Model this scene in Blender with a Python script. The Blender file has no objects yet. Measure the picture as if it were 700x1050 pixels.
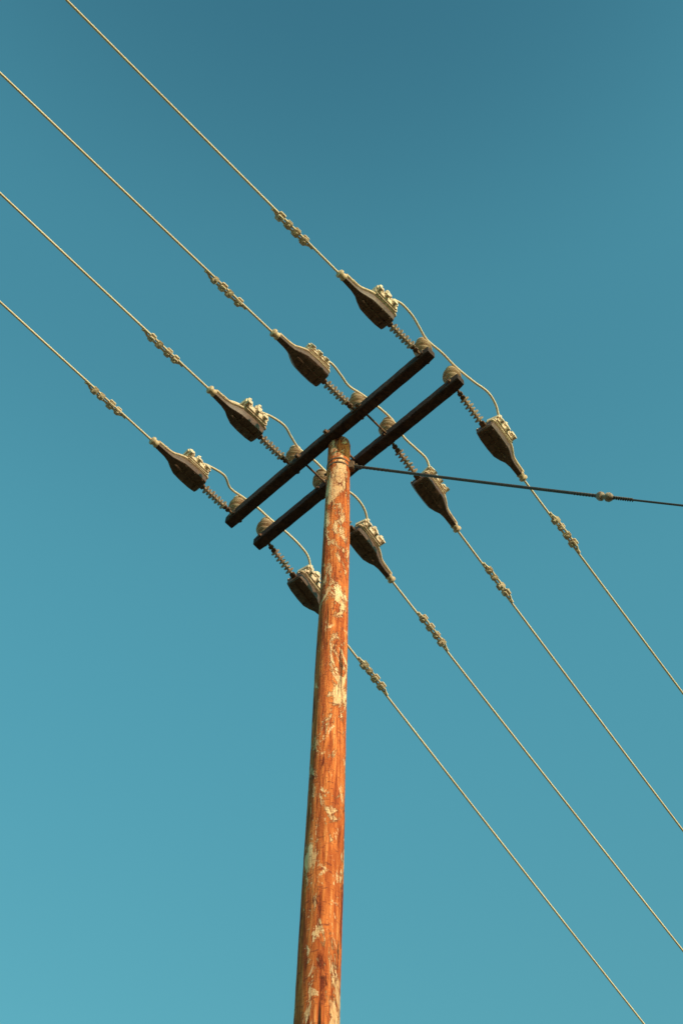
import bpy, bmesh, math, random
from mathutils import Vector, Matrix
random.seed(7)
scene=bpy.context.scene
Z=Vector((0,0,1))
# ------------------------------------------------------------------ helpers
def finish(name,bm,mat,parent=None,angle=35,mats=None):
    me=bpy.data.meshes.new(name)
    bmesh.ops.recalc_face_normals(bm,faces=bm.faces)
    bm.to_mesh(me);bm.free()
    for p in me.polygons:p.use_smooth=True
    me.set_sharp_from_angle(angle=math.radians(angle))
    for m in (mats or [mat]): me.materials.append(m)
    ob=bpy.data.objects.new(name,me)
    scene.collection.objects.link(ob)
    if parent: ob.parent=parent
    return ob
def empty(name,loc=(0,0,0)):
    e=bpy.data.objects.new(name,None);e.empty_display_size=.3
    scene.collection.objects.link(e);e.location=loc
    bpy.context.view_layer.update()
    return e
def frame(d,up=Z):
    d=d.normalized()
    if abs(d.dot(up))>.98: up=Vector((1,0,0))
    l=d.cross(up).normalized();u=l.cross(d).normalized()
    return d,l,u
def revolve(bm,o,axis,prof,seg=20,mi=0):
    d,l,u=frame(axis)
    rings=[]
    for s,r in prof:
        rings.append([bm.verts.new(o+d*s+(l*math.cos(2*math.pi*i/seg)+u*math.sin(2*math.pi*i/seg))*r) for i in range(seg)])
    for a,b in zip(rings,rings[1:]):
        for i in range(seg):
            f=bm.faces.new((a[i],a[(i+1)%seg],b[(i+1)%seg],b[i]));f.material_index=mi
    for rg in (rings[0],rings[-1]):
        f=bm.faces.new(rg);f.material_index=mi
def cyl(bm,p0,p1,r0,r1=None,seg=12,mi=0):
    r1=r0 if r1 is None else r1
    revolve(bm,p0,p1-p0,[(0,r0),((p1-p0).length,r1)],seg,mi)
def box(bm,c,ax,dims,bev=.004,mi=0):
    d,l,u=ax
    M=Matrix((d,l,u)).transposed().to_4x4();M.translation=c
    t=bmesh.new()
    bmesh.ops.create_cube(t,size=1)
    for v in t.verts: v.co=Vector((v.co.x*dims[0],v.co.y*dims[1],v.co.z*dims[2]))
    if bev>0: bmesh.ops.bevel(t,geom=t.edges[:],offset=bev,segments=2,affect='EDGES')
    mp={}
    for v in t.verts: mp[v]=bm.verts.new(M@v.co)
    for f in t.faces:
        nf=bm.faces.new([mp[v] for v in f.verts]);nf.material_index=mi
    t.free()
def tube(bm,pts,r,seg=10,mi=0):
    rings=[];n=len(pts)
    for k,p in enumerate(pts):
        d=(pts[min(k+1,n-1)]-pts[max(k-1,0)])
        d,l,u=frame(d)
        rr=r[k] if isinstance(r,list) else r
        rings.append([bm.verts.new(p+(l*math.cos(2*math.pi*i/seg)+u*math.sin(2*math.pi*i/seg))*rr) for i in range(seg)])
    for a,b in zip(rings,rings[1:]):
        for i in range(seg):
            f=bm.faces.new((a[i],a[(i+1)%seg],b[(i+1)%seg],b[i]));f.material_index=mi
    for rg in (rings[0],rings[-1]):
        f=bm.faces.new(rg);f.material_index=mi
def spline(P,n=10):
    out=[]
    Q=[P[0]*2-P[1]]+P+[P[-1]*2-P[-2]]
    for i in range(1,len(Q)-2):
        a,b,c,d=Q[i-1:i+3]
        for k in range(n):
            t=k/n
            out.append(.5*((2*b)+(c-a)*t+(2*a-5*b+4*c-d)*t*t+(3*b-a-3*c+d)*t**3))
    out.append(P[-1]);return out
# ------------------------------------------------------------------ materials
def newmat(name):
    m=bpy.data.materials.new(name);m.use_nodes=True
    nt=m.node_tree;b=nt.nodes['Principled BSDF']
    return m,nt,b
def ramp(nt,src,stops):
    r=nt.nodes.new('ShaderNodeValToRGB')
    e=r.color_ramp.elements
    e[0].position,e[0].color=stops[0][0],(*stops[0][1],1)
    e[1].position,e[1].color=stops[-1][0],(*stops[-1][1],1)
    for p,c in stops[1:-1]:
        x=e.new(p);x.color=(*c,1)
    nt.links.new(src,r.inputs[0]);return r
def coords(nt,scale):
    tc=nt.nodes.new('ShaderNodeTexCoord');mp=nt.nodes.new('ShaderNodeMapping')
    mp.inputs['Scale'].default_value=scale
    nt.links.new(tc.outputs['Object'],mp.inputs[0]);return mp.outputs[0]
def noise(nt,scale,s,detail=6,rough=.6,dist=0):
    n=nt.nodes.new('ShaderNodeTexNoise');n.inputs['Scale'].default_value=s
    n.inputs['Detail'].default_value=detail;n.inputs['Roughness'].default_value=rough
    n.inputs['Distortion'].default_value=dist
    nt.links.new(coords(nt,scale),n.inputs['Vector']);return n.outputs['Fac']
def mix(nt,f,a,b,mode='MIX'):
    m=nt.nodes.new('ShaderNodeMix');m.data_type='RGBA';m.blend_type=mode
    for s,v in ((0,f),(6,a),(7,b)):
        if hasattr(v,'links'): nt.links.new(v,m.inputs[s])
        else: m.inputs[s].default_value=v if s==0 else (*v,1)
    return m.outputs[2]
def bump(nt,b,h,strength=.5,dist=.01):
    n=nt.nodes.new('ShaderNodeBump');n.inputs['Strength'].default_value=strength
    n.inputs['Distance'].default_value=dist
    nt.links.new(h,n.inputs['Height']);nt.links.new(n.outputs[0],b.inputs['Normal'])
def simple(name,c1,c2,sc=30,rough=.6,metal=0,scale=(1,1,1),bs=.3,spec=.3,detail=6):
    m,nt,b=newmat(name)
    n=noise(nt,scale,sc,detail)
    r=ramp(nt,n,[(.32,c1),(.68,c2)])
    nt.links.new(r.outputs[0],b.inputs['Base Color'])
    b.inputs['Roughness'].default_value=rough;b.inputs['Metallic'].default_value=metal
    b.inputs['Specular IOR Level'].default_value=spec
    if bs>0: bump(nt,b,n,bs,.004)
    return m
# weathered red-stained timber pole
M_pole,nt,b=newmat('weathered_pole_wood')
g=noise(nt,(1,1,.06),42,8,.68)                       # grain
base=ramp(nt,g,[(.32,(.14,.026,.013)),(.44,(.40,.082,.026)),(.56,(.60,.160,.046)),(.72,(.74,.32,.13))]).outputs[0]
big=noise(nt,(1,1,.30),3.9,9,.76,.7)
# slightly more bleached on the weather side
tc=nt.nodes.new('ShaderNodeTexCoord');sp=nt.nodes.new('ShaderNodeSeparateXYZ');nt.links.new(tc.outputs['Object'],sp.inputs[0])
ma=nt.nodes.new('ShaderNodeMath');ma.operation='MULTIPLY_ADD';nt.links.new(sp.outputs[1],ma.inputs[0]);ma.inputs[1].default_value=-.30;nt.links.new(big,ma.inputs[2])
pm=ramp(nt,ma.outputs[0],[(.555,(0,0,0)),(.57,(.9,.9,.9)),(.62,(1,1,1))]).outputs[0]
pale=ramp(nt,noise(nt,(1,1,.12),34,8,.75),[(.32,(.44,.16,.075)),(.46,(.70,.38,.21)),(.62,(.86,.58,.37))]).outputs[0]
c=mix(nt,pm,base,pale)
med=noise(nt,(1,1,.40),11,8,.75,.5)
pm2=ramp(nt,med,[(.59,(0,0,0)),(.61,(.95,.95,.95))]).outputs[0]
c=mix(nt,pm2,c,pale)
dk=noise(nt,(1,1,.22),8,9,.76,.8)
dm=ramp(nt,dk,[(.39,(1,1,1)),(.44,(0,0,0))]).outputs[0]
c=mix(nt,dm,c,(.17,.032,.017))
tone=ramp(nt,noise(nt,(1,1,.5),1.7,4,.6),[(.35,(.78,.68,.64)),(.65,(1.1,1.04,1.0))]).outputs[0]
c=mix(nt,1.0,c,tone,'MULTIPLY')
hc=noise(nt,(1,1,2.6),20,6,.65,.3)                     # short cross marks
hm=ramp(nt,hc,[(.59,(0,0,0)),(.63,(.8,.8,.8))]).outputs[0]
c=mix(nt,hm,c,(.19,.038,.02))
ck=noise(nt,(1,1,.03),24,4,.55,.2)                    # long drying checks
cm=ramp(nt,ck,[(.33,(1,1,1)),(.37,(0,0,0))]).outputs[0]
c=mix(nt,cm,c,(.035,.014,.010))
nt.links.new(c,b.inputs['Base Color']);b.inputs['Roughness'].default_value=.9
b.inputs['Specular IOR Level'].default_value=.08
hh=mix(nt,cm,g,(0,0,0));hh=mix(nt,.3,hh,pm);hh=mix(nt,.25,hh,hc);bump(nt,b,hh,1.0,.026)
M_arm=simple('dark_treated_timber',(.026,.014,.013),(.075,.038,.028),22,.8,0,(1,1,1),.6,.12)
M_wire=simple('weathered_aluminium_conductor',(.60,.43,.29),(.70,.52,.37),1.5,.6,.0,(1,1,1),0,.15,1)
M_guy=simple('dark_steel_cable',(.04,.028,.028),(.08,.055,.05),60,.6,.1)
M_cover=simple('dark_clamp_casting',(.060,.028,.019),(.15,.078,.048),34,.5,0,(1,1,1),.6,.3)
M_rim=simple('tan_metal_lit_rim',(.42,.26,.16),(.66,.46,.30),30,.6,0,(1,1,1),.5,.2)  # light tan paints sunlight onto the clamp rims; also colours the pin fittings
M_lump=simple('galvanised_hardware',(.48,.33,.22),(.72,.54,.39),26,.6,.0,(1,1,1),.4,.2)
M_porc=simple('grey_brown_porcelain',(.32,.18,.11),(.54,.36,.25),18,.4,0,(1,1,1),.2,.35)
M_gins=simple('brown_guy_porcelain',(.14,.08,.06),(.34,.24,.18),30,.5,0,(1,1,1),.2,.2)
M_shed=simple('polymer_shed',(.26,.16,.11),(.44,.31,.22),25,.6,0,(1,1,1),.2,.15)
M_steel=simple('rusty_steel',(.07,.035,.022),(.22,.11,.06),30,.6,.2)
M_ground,nt,b=newmat('dry_grass_ground')
r=ramp(nt,noise(nt,(1,1,1),.35,10,.7),[(.3,(.07,.05,.022)),(.5,(.14,.095,.05)),(.7,(.22,.15,.085))])
nt.links.new(r.outputs[0],b.inputs['Base Color']);b.inputs['Roughness'].default_value=.95
bump(nt,b,noise(nt,(1,1,1),14,8,.7),.8,.05)
# ------------------------------------------------------------------ ground
bm=bmesh.new()
rings=[0,6,15,40,100,300,1000,4000];seg=48;prev=None
for R in rings:
    if R==0: cur=[bm.verts.new((0,0,0))]
    else: cur=[bm.verts.new((R*math.cos(2*math.pi*i/seg),R*math.sin(2*math.pi*i/seg),(0 if R<30 else random.uniform(-.2,.2)))) for i in range(seg)]
    if prev:
        for i in range(seg):
            j=(i+1)%seg
            if len(prev)==1: bm.faces.new((prev[0],cur[i],cur[j]))
            else: bm.faces.new((prev[i],cur[i],cur[j],prev[j]))
    prev=cur
finish('ground',bm,M_ground)
# ------------------------------------------------------------------ main utility pole
AZ=14.30                      # crossarm centre height
PX,PY=-0.036,6.085
A0,A1=Vector((-1.02,6.903,AZ)),Vector((0.722,5.165,AZ))
B0,B1=Vector((-0.765,7.121,AZ)),Vector((0.99,5.409,AZ))
adir=(A1-A0).normalized()
STA=[Vector((.660,5.225,AZ)),Vector((.115,5.770,AZ)),Vector((-.440,6.324,AZ)),Vector((-.955,6.838,AZ))]
STB=[Vector((.927,5.471,AZ)),Vector((.385,6.000,AZ)),Vector((-.185,6.555,AZ)),Vector((-.700,7.058,AZ))]
LB=[46.0,45.9,46.8,47.3]; RB=[51.5,52.2,51.9,52.9]      # line bearings, degrees
def shaft(name,x,y,top,mat,parent,r_top=.097,r_bot=.138):
    bm=bmesh.new();seg=48;n=200;rg=[]
    for k in range(n+1):
        z=-.3+(top+.3)*k/n
        rr=r_top+(r_bot-r_top)*max(0.0,(top-z)/top)**.85
        row=[]
        for i in range(seg):
            a=2*math.pi*i/seg
            w=1+.022*math.sin(3*a+z*.7)+.014*math.sin(5*a-z*1.9)+.012*math.sin(2*a+z*3.1)+random.uniform(-.009,.009)
            if k==n: w*=.90
            row.append(bm.verts.new((rr*w*math.cos(a),rr*w*math.sin(a),z)))
        rg.append(row)
    for a_,b_ in zip(rg,rg[1:]):
        for i in range(seg): bm.faces.new((a_[i],a_[(i+1)%seg],b_[(i+1)%seg],b_[i]))
    c=bm.verts.new((.01,0,top+.03))
    for i in range(seg): bm.faces.new((rg[-1][i],rg[-1][(i+1)%seg],c))
    ob=finish(name,bm,mat,parent,60)
    ob.location=(x,y,0);return ob
pole=empty('utility_pole')
shaft('pole_shaft',PX,PY,AZ+.02,M_pole,pole)
def arm(name,p,q,parent,w=.095,h=.115):
    bm=bmesh.new();d,l,u=frame(q-p);L=(q-p).length;n=46
    rg=[]
    prof=[(-.5,-.42),(-.42,-.5),(.42,-.5),(.5,-.42),(.5,.42),(.42,.5),(-.42,.5),(-.5,.42)]
    for k in range(n+1):
        e=.92 if k in(0,n) else 1
        s=L*k/n
        rg.append([bm.verts.new(p+d*s+l*(y*w*e+random.uniform(-.0012,.0012)+.003*math.sin(s*2.2))+u*(z*h*e+random.uniform(-.0015,.0015))) for y,z in prof])
    for a_,b_ in zip(rg,rg[1:]):
        for i in range(8): bm.faces.new((a_[i],a_[(i+1)%8],b_[(i+1)%8],b_[i]))
    bm.faces.new(rg[0]);bm.faces.new(rg[-1])
    return finish(name,bm,M_arm,parent,30)
arm('crossarm_1',A0,A1,pole);arm('crossarm_2',B0,B1,pole)
# through bolts, washers, band
bm=bmesh.new()
ndir=Vector((-adir.y,adir.x,0)).normalized()
if ndir.dot(Vector((1,1,0)))<0: ndir=-ndir
pc=Vector((PX,PY,AZ))
for off in (-.35,.0,.38):
    c=pc+adir*off
    a=c-ndir*.20;bb=c+ndir*.29
    cyl(bm,a,bb,.010)
    for e in (a+ndir*.015,bb-ndir*.015):
        cyl(bm,e-ndir*.012,e+ndir*.012,.022,seg=6)
        cyl(bm,e+ndir*.012,e+ndir*.018,.034)
# eye-bolt plates where every strain string meets its arm
for S,sg in [(s,-1) for s in STA]+[(s,1) for s in STB]:
    c=S+ndir*sg*.052
    box(bm,c,(ndir,adir,Z),(.010,.07,.07),.003)
    cyl(bm,S-ndir*sg*.07,S+ndir*sg*.085,.011)
    cyl(bm,S-ndir*sg*.062,S-ndir*sg*.048,.022,seg=6)
GZ=AZ-.50
for zz in (.03,-.05):
    revolve(bm,Vector((PX,PY,GZ+zz)),Z,[(0,.097),(0,.105),(.024,.105),(.024,.097)],32)
gx=Vector((1.9,-.75,0)).normalized()
gp=Vector((PX,PY,GZ))
box(bm,gp+gx*.115,frame(gx),(.05,.05,.13),.006)
box(bm,gp+gx*.02-gx.cross(Z)*.105,frame(gx),(.05,.03,.12),.006)
cyl(bm,gp+gx*.13+Vector((0,0,-.05)),gp+gx*.13+Vector((0,0,.07)),.014)
cyl(bm,gp-gx*.13,gp+gx*.17,.012)
finish('pole_top_hardware',bm,M_steel,pole)
# ---- pin insulators
def pin_ins(name,base,parent,s=1.0):
    bm=bmesh.new()
    b0=base+Vector((0,0,.0575))
    cyl(bm,b0-Vector((0,0,.01)),b0+Vector((0,0,.012)),.040*s,.036*s,16,1)
    cyl(bm,b0,b0+Vector((0,0,.07)),.020,.020,12,1)
    prof=[(-.012,.026),(.0,.040)]
    for i,(z0,R) in enumerate(((.0,.070),(.050,.084),(.100,.080),(.148,.066))):
        prof+=[(z0+.002,.040),(z0+.010,R*.92),(z0+.018,R),(z0+.026,R*.94),(z0+.036,.046)]
    prof+=[(.196,.038),(.206,.040),(.218,.056),(.236,.054),(.250,.024)]
    tilt=Vector((random.uniform(-.06,.06),random.uniform(-.06,.06),1))
    revolve(bm,b0+Vector((0,0,.05)),tilt,[(a*s,r*s) for a,r in prof],28,0)
    # tie wire
    pts=[b0+Vector((.046*s*math.cos(t*.6),.046*s*math.sin(t*.6),.05+.192*s+t*.0006)) for t in range(0,32)]
    tube(bm,pts,.007,6,1)
    return finish(name,bm,None,parent,40,[M_porc,M_rim])
k=1
for S in STA+STB:
    pin_ins('pin_insulator_%d'%k,S,pole);k+=1
# ---- strain strings : polymer insulator + bolted dead-end clamp
SL=.10
def sdir(b,sgn):
    a=math.radians(b);return Vector((math.cos(a)*sgn,math.sin(a)*sgn,-SL)).normalized()
def strain(name,O,b,sgn,parent):
    d=sdir(b,sgn);d,l,u=frame(d)
    if l.dot(adir)<0: l=-l
    P0=lambda s,la=0,up=0: O+d*s+l*la+u*up
    # insulator
    bm=bmesh.new()
    cyl(bm,P0(.03),P0(.12),.014,seg=10,mi=1)
    for i in (.06,.10): box(bm,P0(i),(d,l,u),(.03,.045,.03),.004,1)
    prof=[(0,.012)]
    ns=7;s0=.10;step=.037
    for i in range(ns):
        s=.012+i*step
        prof+=[(s,.013),(s+.011,.044 if i%2==0 else .036),(s+.015,.043 if i%2==0 else .035),(s+.019,.014)]
    prof.append((ns*step+.02,.012))
    revolve(bm,P0(s0),d,prof,20,0)
    cyl(bm,P0(s0+ns*step),P0(.44),.013,mi=1)
    box(bm,P0(.40),(d,l,u),(.05,.05,.034),.005,1)
    finish(name+'_polymer_insulator',bm,None,parent,50,[M_shed,M_steel])
    # each clamp hangs with a slightly different roll about the line
    rl=random.uniform(-.22,.15)
    l,u=(l*math.cos(rl)+u*math.sin(rl)),(u*math.cos(rl)-l*math.sin(rl))
    P=lambda s,la=0,up=0: O+d*s+l*la+u*up
    J=random.uniform(.80,.90)
    # clamp casting: angular shoe
    bm=bmesh.new()
    sec=[(.420,.080,.056),(.430,.098,.068),(.50,.106,.076),(.60,.106,.078),(.69,.100,.074),(.755,.072,.062),(.80,.046,.048),(.86,.034,.036),(.98,.029,.030)]
    rg=[]
    for s,w,h in sec:
        w*=J
        sh=[(w,.020),(w,-h*.55),(w*.88,-h*.94),(w*.78,-h),(-w*.78,-h),(-w*.88,-h*.94),(-w,-h*.55),(-w,.020),(-w*.80,.030),(w*.80,.030)]
        rg.append([bm.verts.new(P(s,y+.004,z)) for y,z in sh])
    m=len(rg[0])
    for a_,b_ in zip(rg,rg[1:]):
        for i in range(m): bm.faces.new((a_[i],a_[(i+1)%m],b_[(i+1)%m],b_[i]))
    bm.faces.new(rg[0]);bm.faces.new(rg[-1])
    for s,w in ((.47,.088),(.57,.092),(.67,.086)):
        box(bm,P(s,.004,-.048),(d,l,u),(.016,w*1.85*J,.072),.004)
    box(bm,P(.60,.004,-.080),(d,l,u),(.30,.020,.022),.005)
    finish(name+'_deadend_clamp_body',bm,M_cover,parent,28)
    bm=bmesh.new()
    # flange lips, thicker sunward and coloured as a sunlit rim; tip ferrule
    for sg in (1,-1):
        pts=[P(s,sg*w*J+.004,.018) for s,w,h in sec]
        tube(bm,spline(pts,5),.016 if sg>0 else .007,8)
    revolve(bm,P(.965,.004,0),d,[(0,.026),(.012,.038),(.03,.031),(.045,.030),(.055,.040),(.072,.038),(.085,.016)],14)
    box(bm,P(.86,.026,.018),(d,l,u),(.10,.04,.03),.008)
    finish(name+'_deadend_clamp_flange',bm,M_rim,parent,40)
    # keeper blocks, U-bolts and nuts on top
    bm=bmesh.new()
    box(bm,P(.565,.068,.054),(d,l,u),(.27,.120,.085),.014)
    for i in range(3):
        s=.470+i*.098+random.uniform(-.012,.012)
        hgt=(.112,.134,.104)[i]+random.uniform(-.010,.010)
        wd=random.uniform(.130,.155)
        rr=random.uniform(-.2,.2)
        d2=d*math.cos(rr)+l*math.sin(rr);l2=l*math.cos(rr)-d*math.sin(rr)
        cx=.076
        box(bm,P(s,cx,hgt-.016),(d2,l2,u),(.082,wd,.066),.014)
        for sy in (cx-.045,cx+.048):
            cyl(bm,P(s,sy,.03),P(s,sy,hgt+.046),.010,seg=8)
            cyl(bm,P(s,sy,hgt+.010),P(s,sy,hgt+.034),.023,seg=6)
        cyl(bm,P(s+.02,cx+.03,.05),P(s+.02,cx+.084,.055),.021,seg=6)
    tube(bm,spline([P(.43,.02,.05),P(.48,.03,.10),P(.6,.035,.125),P(.72,.03,.10),P(.82,.012,.055),P(.90,0,.03)],6),.017,10)
    finish(name+'_deadend_clamp_bolts',bm,M_lump,parent,40)
    return P0
PL=[];PR=[]
for i in range(4):
    PL.append(strain('strain_assembly_%d'%(i+1),STA[i]-ndir*.045,LB[i],-1,pole))
    PR.append(strain('strain_assembly_%d'%(i+5),STB[i]+ndir*.045,RB[i],1,pole))
for i in range(4):
    bm=bmesh.new()
    a,b_=PL[i],PR[i]
    j=[random.uniform(-.025,.025) for _ in range(6)]
    top=.315
    pts=[a(.62,.07,.11),a(.52,.10,.15),a(.40,.13,.18+j[0]),a(.25,.125+j[1],.20),a(.10,.08,.25),STA[i]+adir*.055+Z*top,
         (STA[i]+STB[i])/2+adir*.06+Z*(top+.01),STB[i]+adir*.055+Z*top,b_(.10,.09,.25),b_(.24,.13+j[2],.21),b_(.38,.14,.18+j[3]),b_(.50,.10,.15),b_(.62,.07,.11)]
    tube(bm,spline(pts,8),.0110,14)
    finish('jumper_cable_%d'%(i+1),bm,M_wire,pole,70)
# ------------------------------------------------------------------ power lines
SPAN=48.0
ends={-1:[],1:[]}
def line(O,b,sgn,Pf,s1):
    d=sdir(b,sgn);h=Vector((d.x,d.y,0)).normalized()
    def pos(t): # t horizontal distance
        return O+h*t+Z*(-SL*t+SL*t*t/SPAN)
    bm=bmesh.new()
    ts=[.62]+[1.0+.25*i for i in range(60)]+[16+1.0*i for i in range(0,33)]
    pts=[pos(t) for t in ts]
    pts[0]=O+d*.62+Z*.03
    tube(bm,pts,.0102,16)
    p=empty('power_line')
    w=finish('conductor',bm,M_wire,p,80)
    # splice : parallel-groove clamps with overlapped tail
    bm=bmesh.new()
    dd,l,u=frame((pos(s1+.3)-pos(s1)).normalized())
    def Q(s,la=0,up=0): return pos(s)+l*la+u*up
    L=.36
    tail=[Q(s1-.06+ (L+.12)*q/14,(.028 if 1<q<13 else .014),.008*math.sin(q*2.1)) for q in range(15)]
    tube(bm,tail,.0105,8,1)
    for q in range(4):
        s=s1+.03+q*.095+random.uniform(-.012,.012)
        rot=random.uniform(-.8,.8);z_=random.uniform(.80,1.1)
        l2=(l*math.cos(rot)+u*math.sin(rot));u2=(u*math.cos(rot)-l*math.sin(rot))
        c=Q(s,.014,0)
        box(bm,c+u2*.016,(dd,l2,u2),(.060*z_,.074*z_,.022),.006,0)
        box(bm,c-u2*.016,(dd,l2,u2),(.054*z_,.066*z_,.020),.006,0)
        cyl(bm,c-u2*.040,c+u2*.048,.009,seg=8,mi=0)
        cyl(bm,c+u2*.026,c+u2*.040,.016,seg=6,mi=0)
        cyl(bm,c-u2*.038,c-u2*.026,.015,seg=6,mi=0)
    finish('parallel_groove_clamps',bm,None,p,40,[M_lump,M_wire])
    ends[sgn].append(pos(SPAN))
for i in range(4): line(STA[i]-ndir*.045,LB[i],-1,PL[i],1.40)
for i in range(4): line(STB[i]+ndir*.045,RB[i],1,PR[i],1.49)
# ------------------------------------------------------------------ neighbouring poles at the span ends
for sgn in (-1,1):
    e=ends[sgn];c=sum(e,Vector())/4
    q=empty('utility_pole')
    dv=(e[0]-e[3]).normalized();nn=Vector((-dv.y,dv.x,0))
    shaft('pole_shaft',c.x+nn.x*.16,c.y+nn.y*.16,c.z+.12,M_pole,q)
    arm('crossarm',e[3]-dv*.25-Z*.33,e[0]+dv*.25-Z*.33,q)
    for k,x in enumerate(e): pin_ins('pin_insulator_%d'%(k+1),x-Z*.33,q,1.0)
# ------------------------------------------------------------------ guy wire with strain insulator and ground anchor
gv=Vector((2.41,-.98,-2.42)).normalized()
g0=gp+gx*.13
Lg=g0.z/-gv.z
guy=empty('guy_wire')
bm=bmesh.new()
gi=2.70
def G(s): return g0+gv*s-Z*(.035*math.sin(math.pi*min(s,5.4)/5.4))
tube(bm,[G(.02+(gi-.1)*t/20) for t in range(21)],.0125,10)
tube(bm,[G(gi+.05+(Lg-gi-1.0)*t/60) for t in range(61)],.0080,8)
for s0,s1_ in ((.05,.45),(gi-.30,gi-.06),(gi+.07,gi+.25)):
    ax=frame(gv);n=60
    tube(bm,[G(s0+(s1_-s0)*t/n)+(ax[1]*math.cos(t*.9)+ax[2]*math.sin(t*.9))*.011 for t in range(n+1)],.005,6)
finish('guy_cable',bm,M_guy,guy)
bm=bmesh.new()
revolve(bm,G(gi-.075),gv,[(0,.014),(.01,.026),(.03,.036),(.05,.034),(.06,.020),(.085,.020),(.095,.034),(.115,.036),(.135,.026),(.15,.014)],20)
finish('guy_strain_insulator',bm,M_gins,guy)
bm=bmesh.new()
cyl(bm,G(Lg-1.1),G(Lg+.4),.014)
revolve(bm,G(Lg-1.15),gv,[(0,.01),(.02,.035),(.08,.035),(.1,.01)],14)
finish('anchor_rod',bm,M_steel,guy)
# ------------------------------------------------------------------ light
saz=Vector((.63,-.777)).normalized();el=math.radians(17)
sd=Vector((saz.x*math.cos(el),saz.y*math.cos(el),math.sin(el)))
L=bpy.data.lights.new('sun','SUN');L.energy=5;L.angle=math.radians(.5);L.color=(1,.79,.53)
lo=bpy.data.objects.new('sun',L);scene.collection.objects.link(lo)
lo.rotation_euler=(-sd).to_track_quat('-Z','Y').to_euler();lo.location=(10,-8,20)
W=bpy.data.worlds.new('World');scene.world=W;W.use_nodes=True
nt=W.node_tree;bg=nt.nodes['Background']
sky=nt.nodes.new('ShaderNodeTexSky');sky.sky_type='NISHITA';sky.sun_disc=False
sky.sun_elevation=el;sky.sun_rotation=math.atan2(saz.x,saz.y)
sky.air_density=1;sky.dust_density=1;sky.ozone_density=1
tint=mix(nt,1.0,sky.outputs[0],(.84,2.12,1.66),'MULTIPLY')
tc=nt.nodes.new('ShaderNodeTexCoord');sp=nt.nodes.new('ShaderNodeSeparateXYZ');nt.links.new(tc.outputs['Generated'],sp.inputs[0])
gr=ramp(nt,sp.outputs[2],[(.0,(.8,.8,.8)),(.66,(1.05,.95,.91)),(.85,(1.04,1.02,1.01)),(.93,(.92,.92,.94)),(1.0,(.58,.60,.66))])
gr.color_ramp.interpolation='EASE'
tint=mix(nt,1.0,tint,gr.outputs[0],'MULTIPLY')
nt.links.new(tint,bg.inputs[0]);bg.inputs[1].default_value=.15
# ------------------------------------------------------------------ camera
t=math.radians(62);r=math.radians(1.9);f=866*math.tan(t)
F=Vector((0,math.cos(t),math.sin(t)));U=Vector((0,-math.sin(t),math.cos(t)));X=Vector((1,0,0))
u=U*math.cos(r)-X*math.sin(r);x=X*math.cos(r)+U*math.sin(r)
cam=bpy.data.cameras.new('camera');co=bpy.data.objects.new('camera',cam);scene.collection.objects.link(co)
M=Matrix((x,u,-F)).transposed().to_4x4();M.translation=Vector((0,0,1.6));co.matrix_world=M
cam.sensor_fit='VERTICAL';cam.sensor_height=36;cam.lens=36*f/1050;cam.clip_end=9000
scene.camera=co
scene.view_settings.view_transform='Standard'
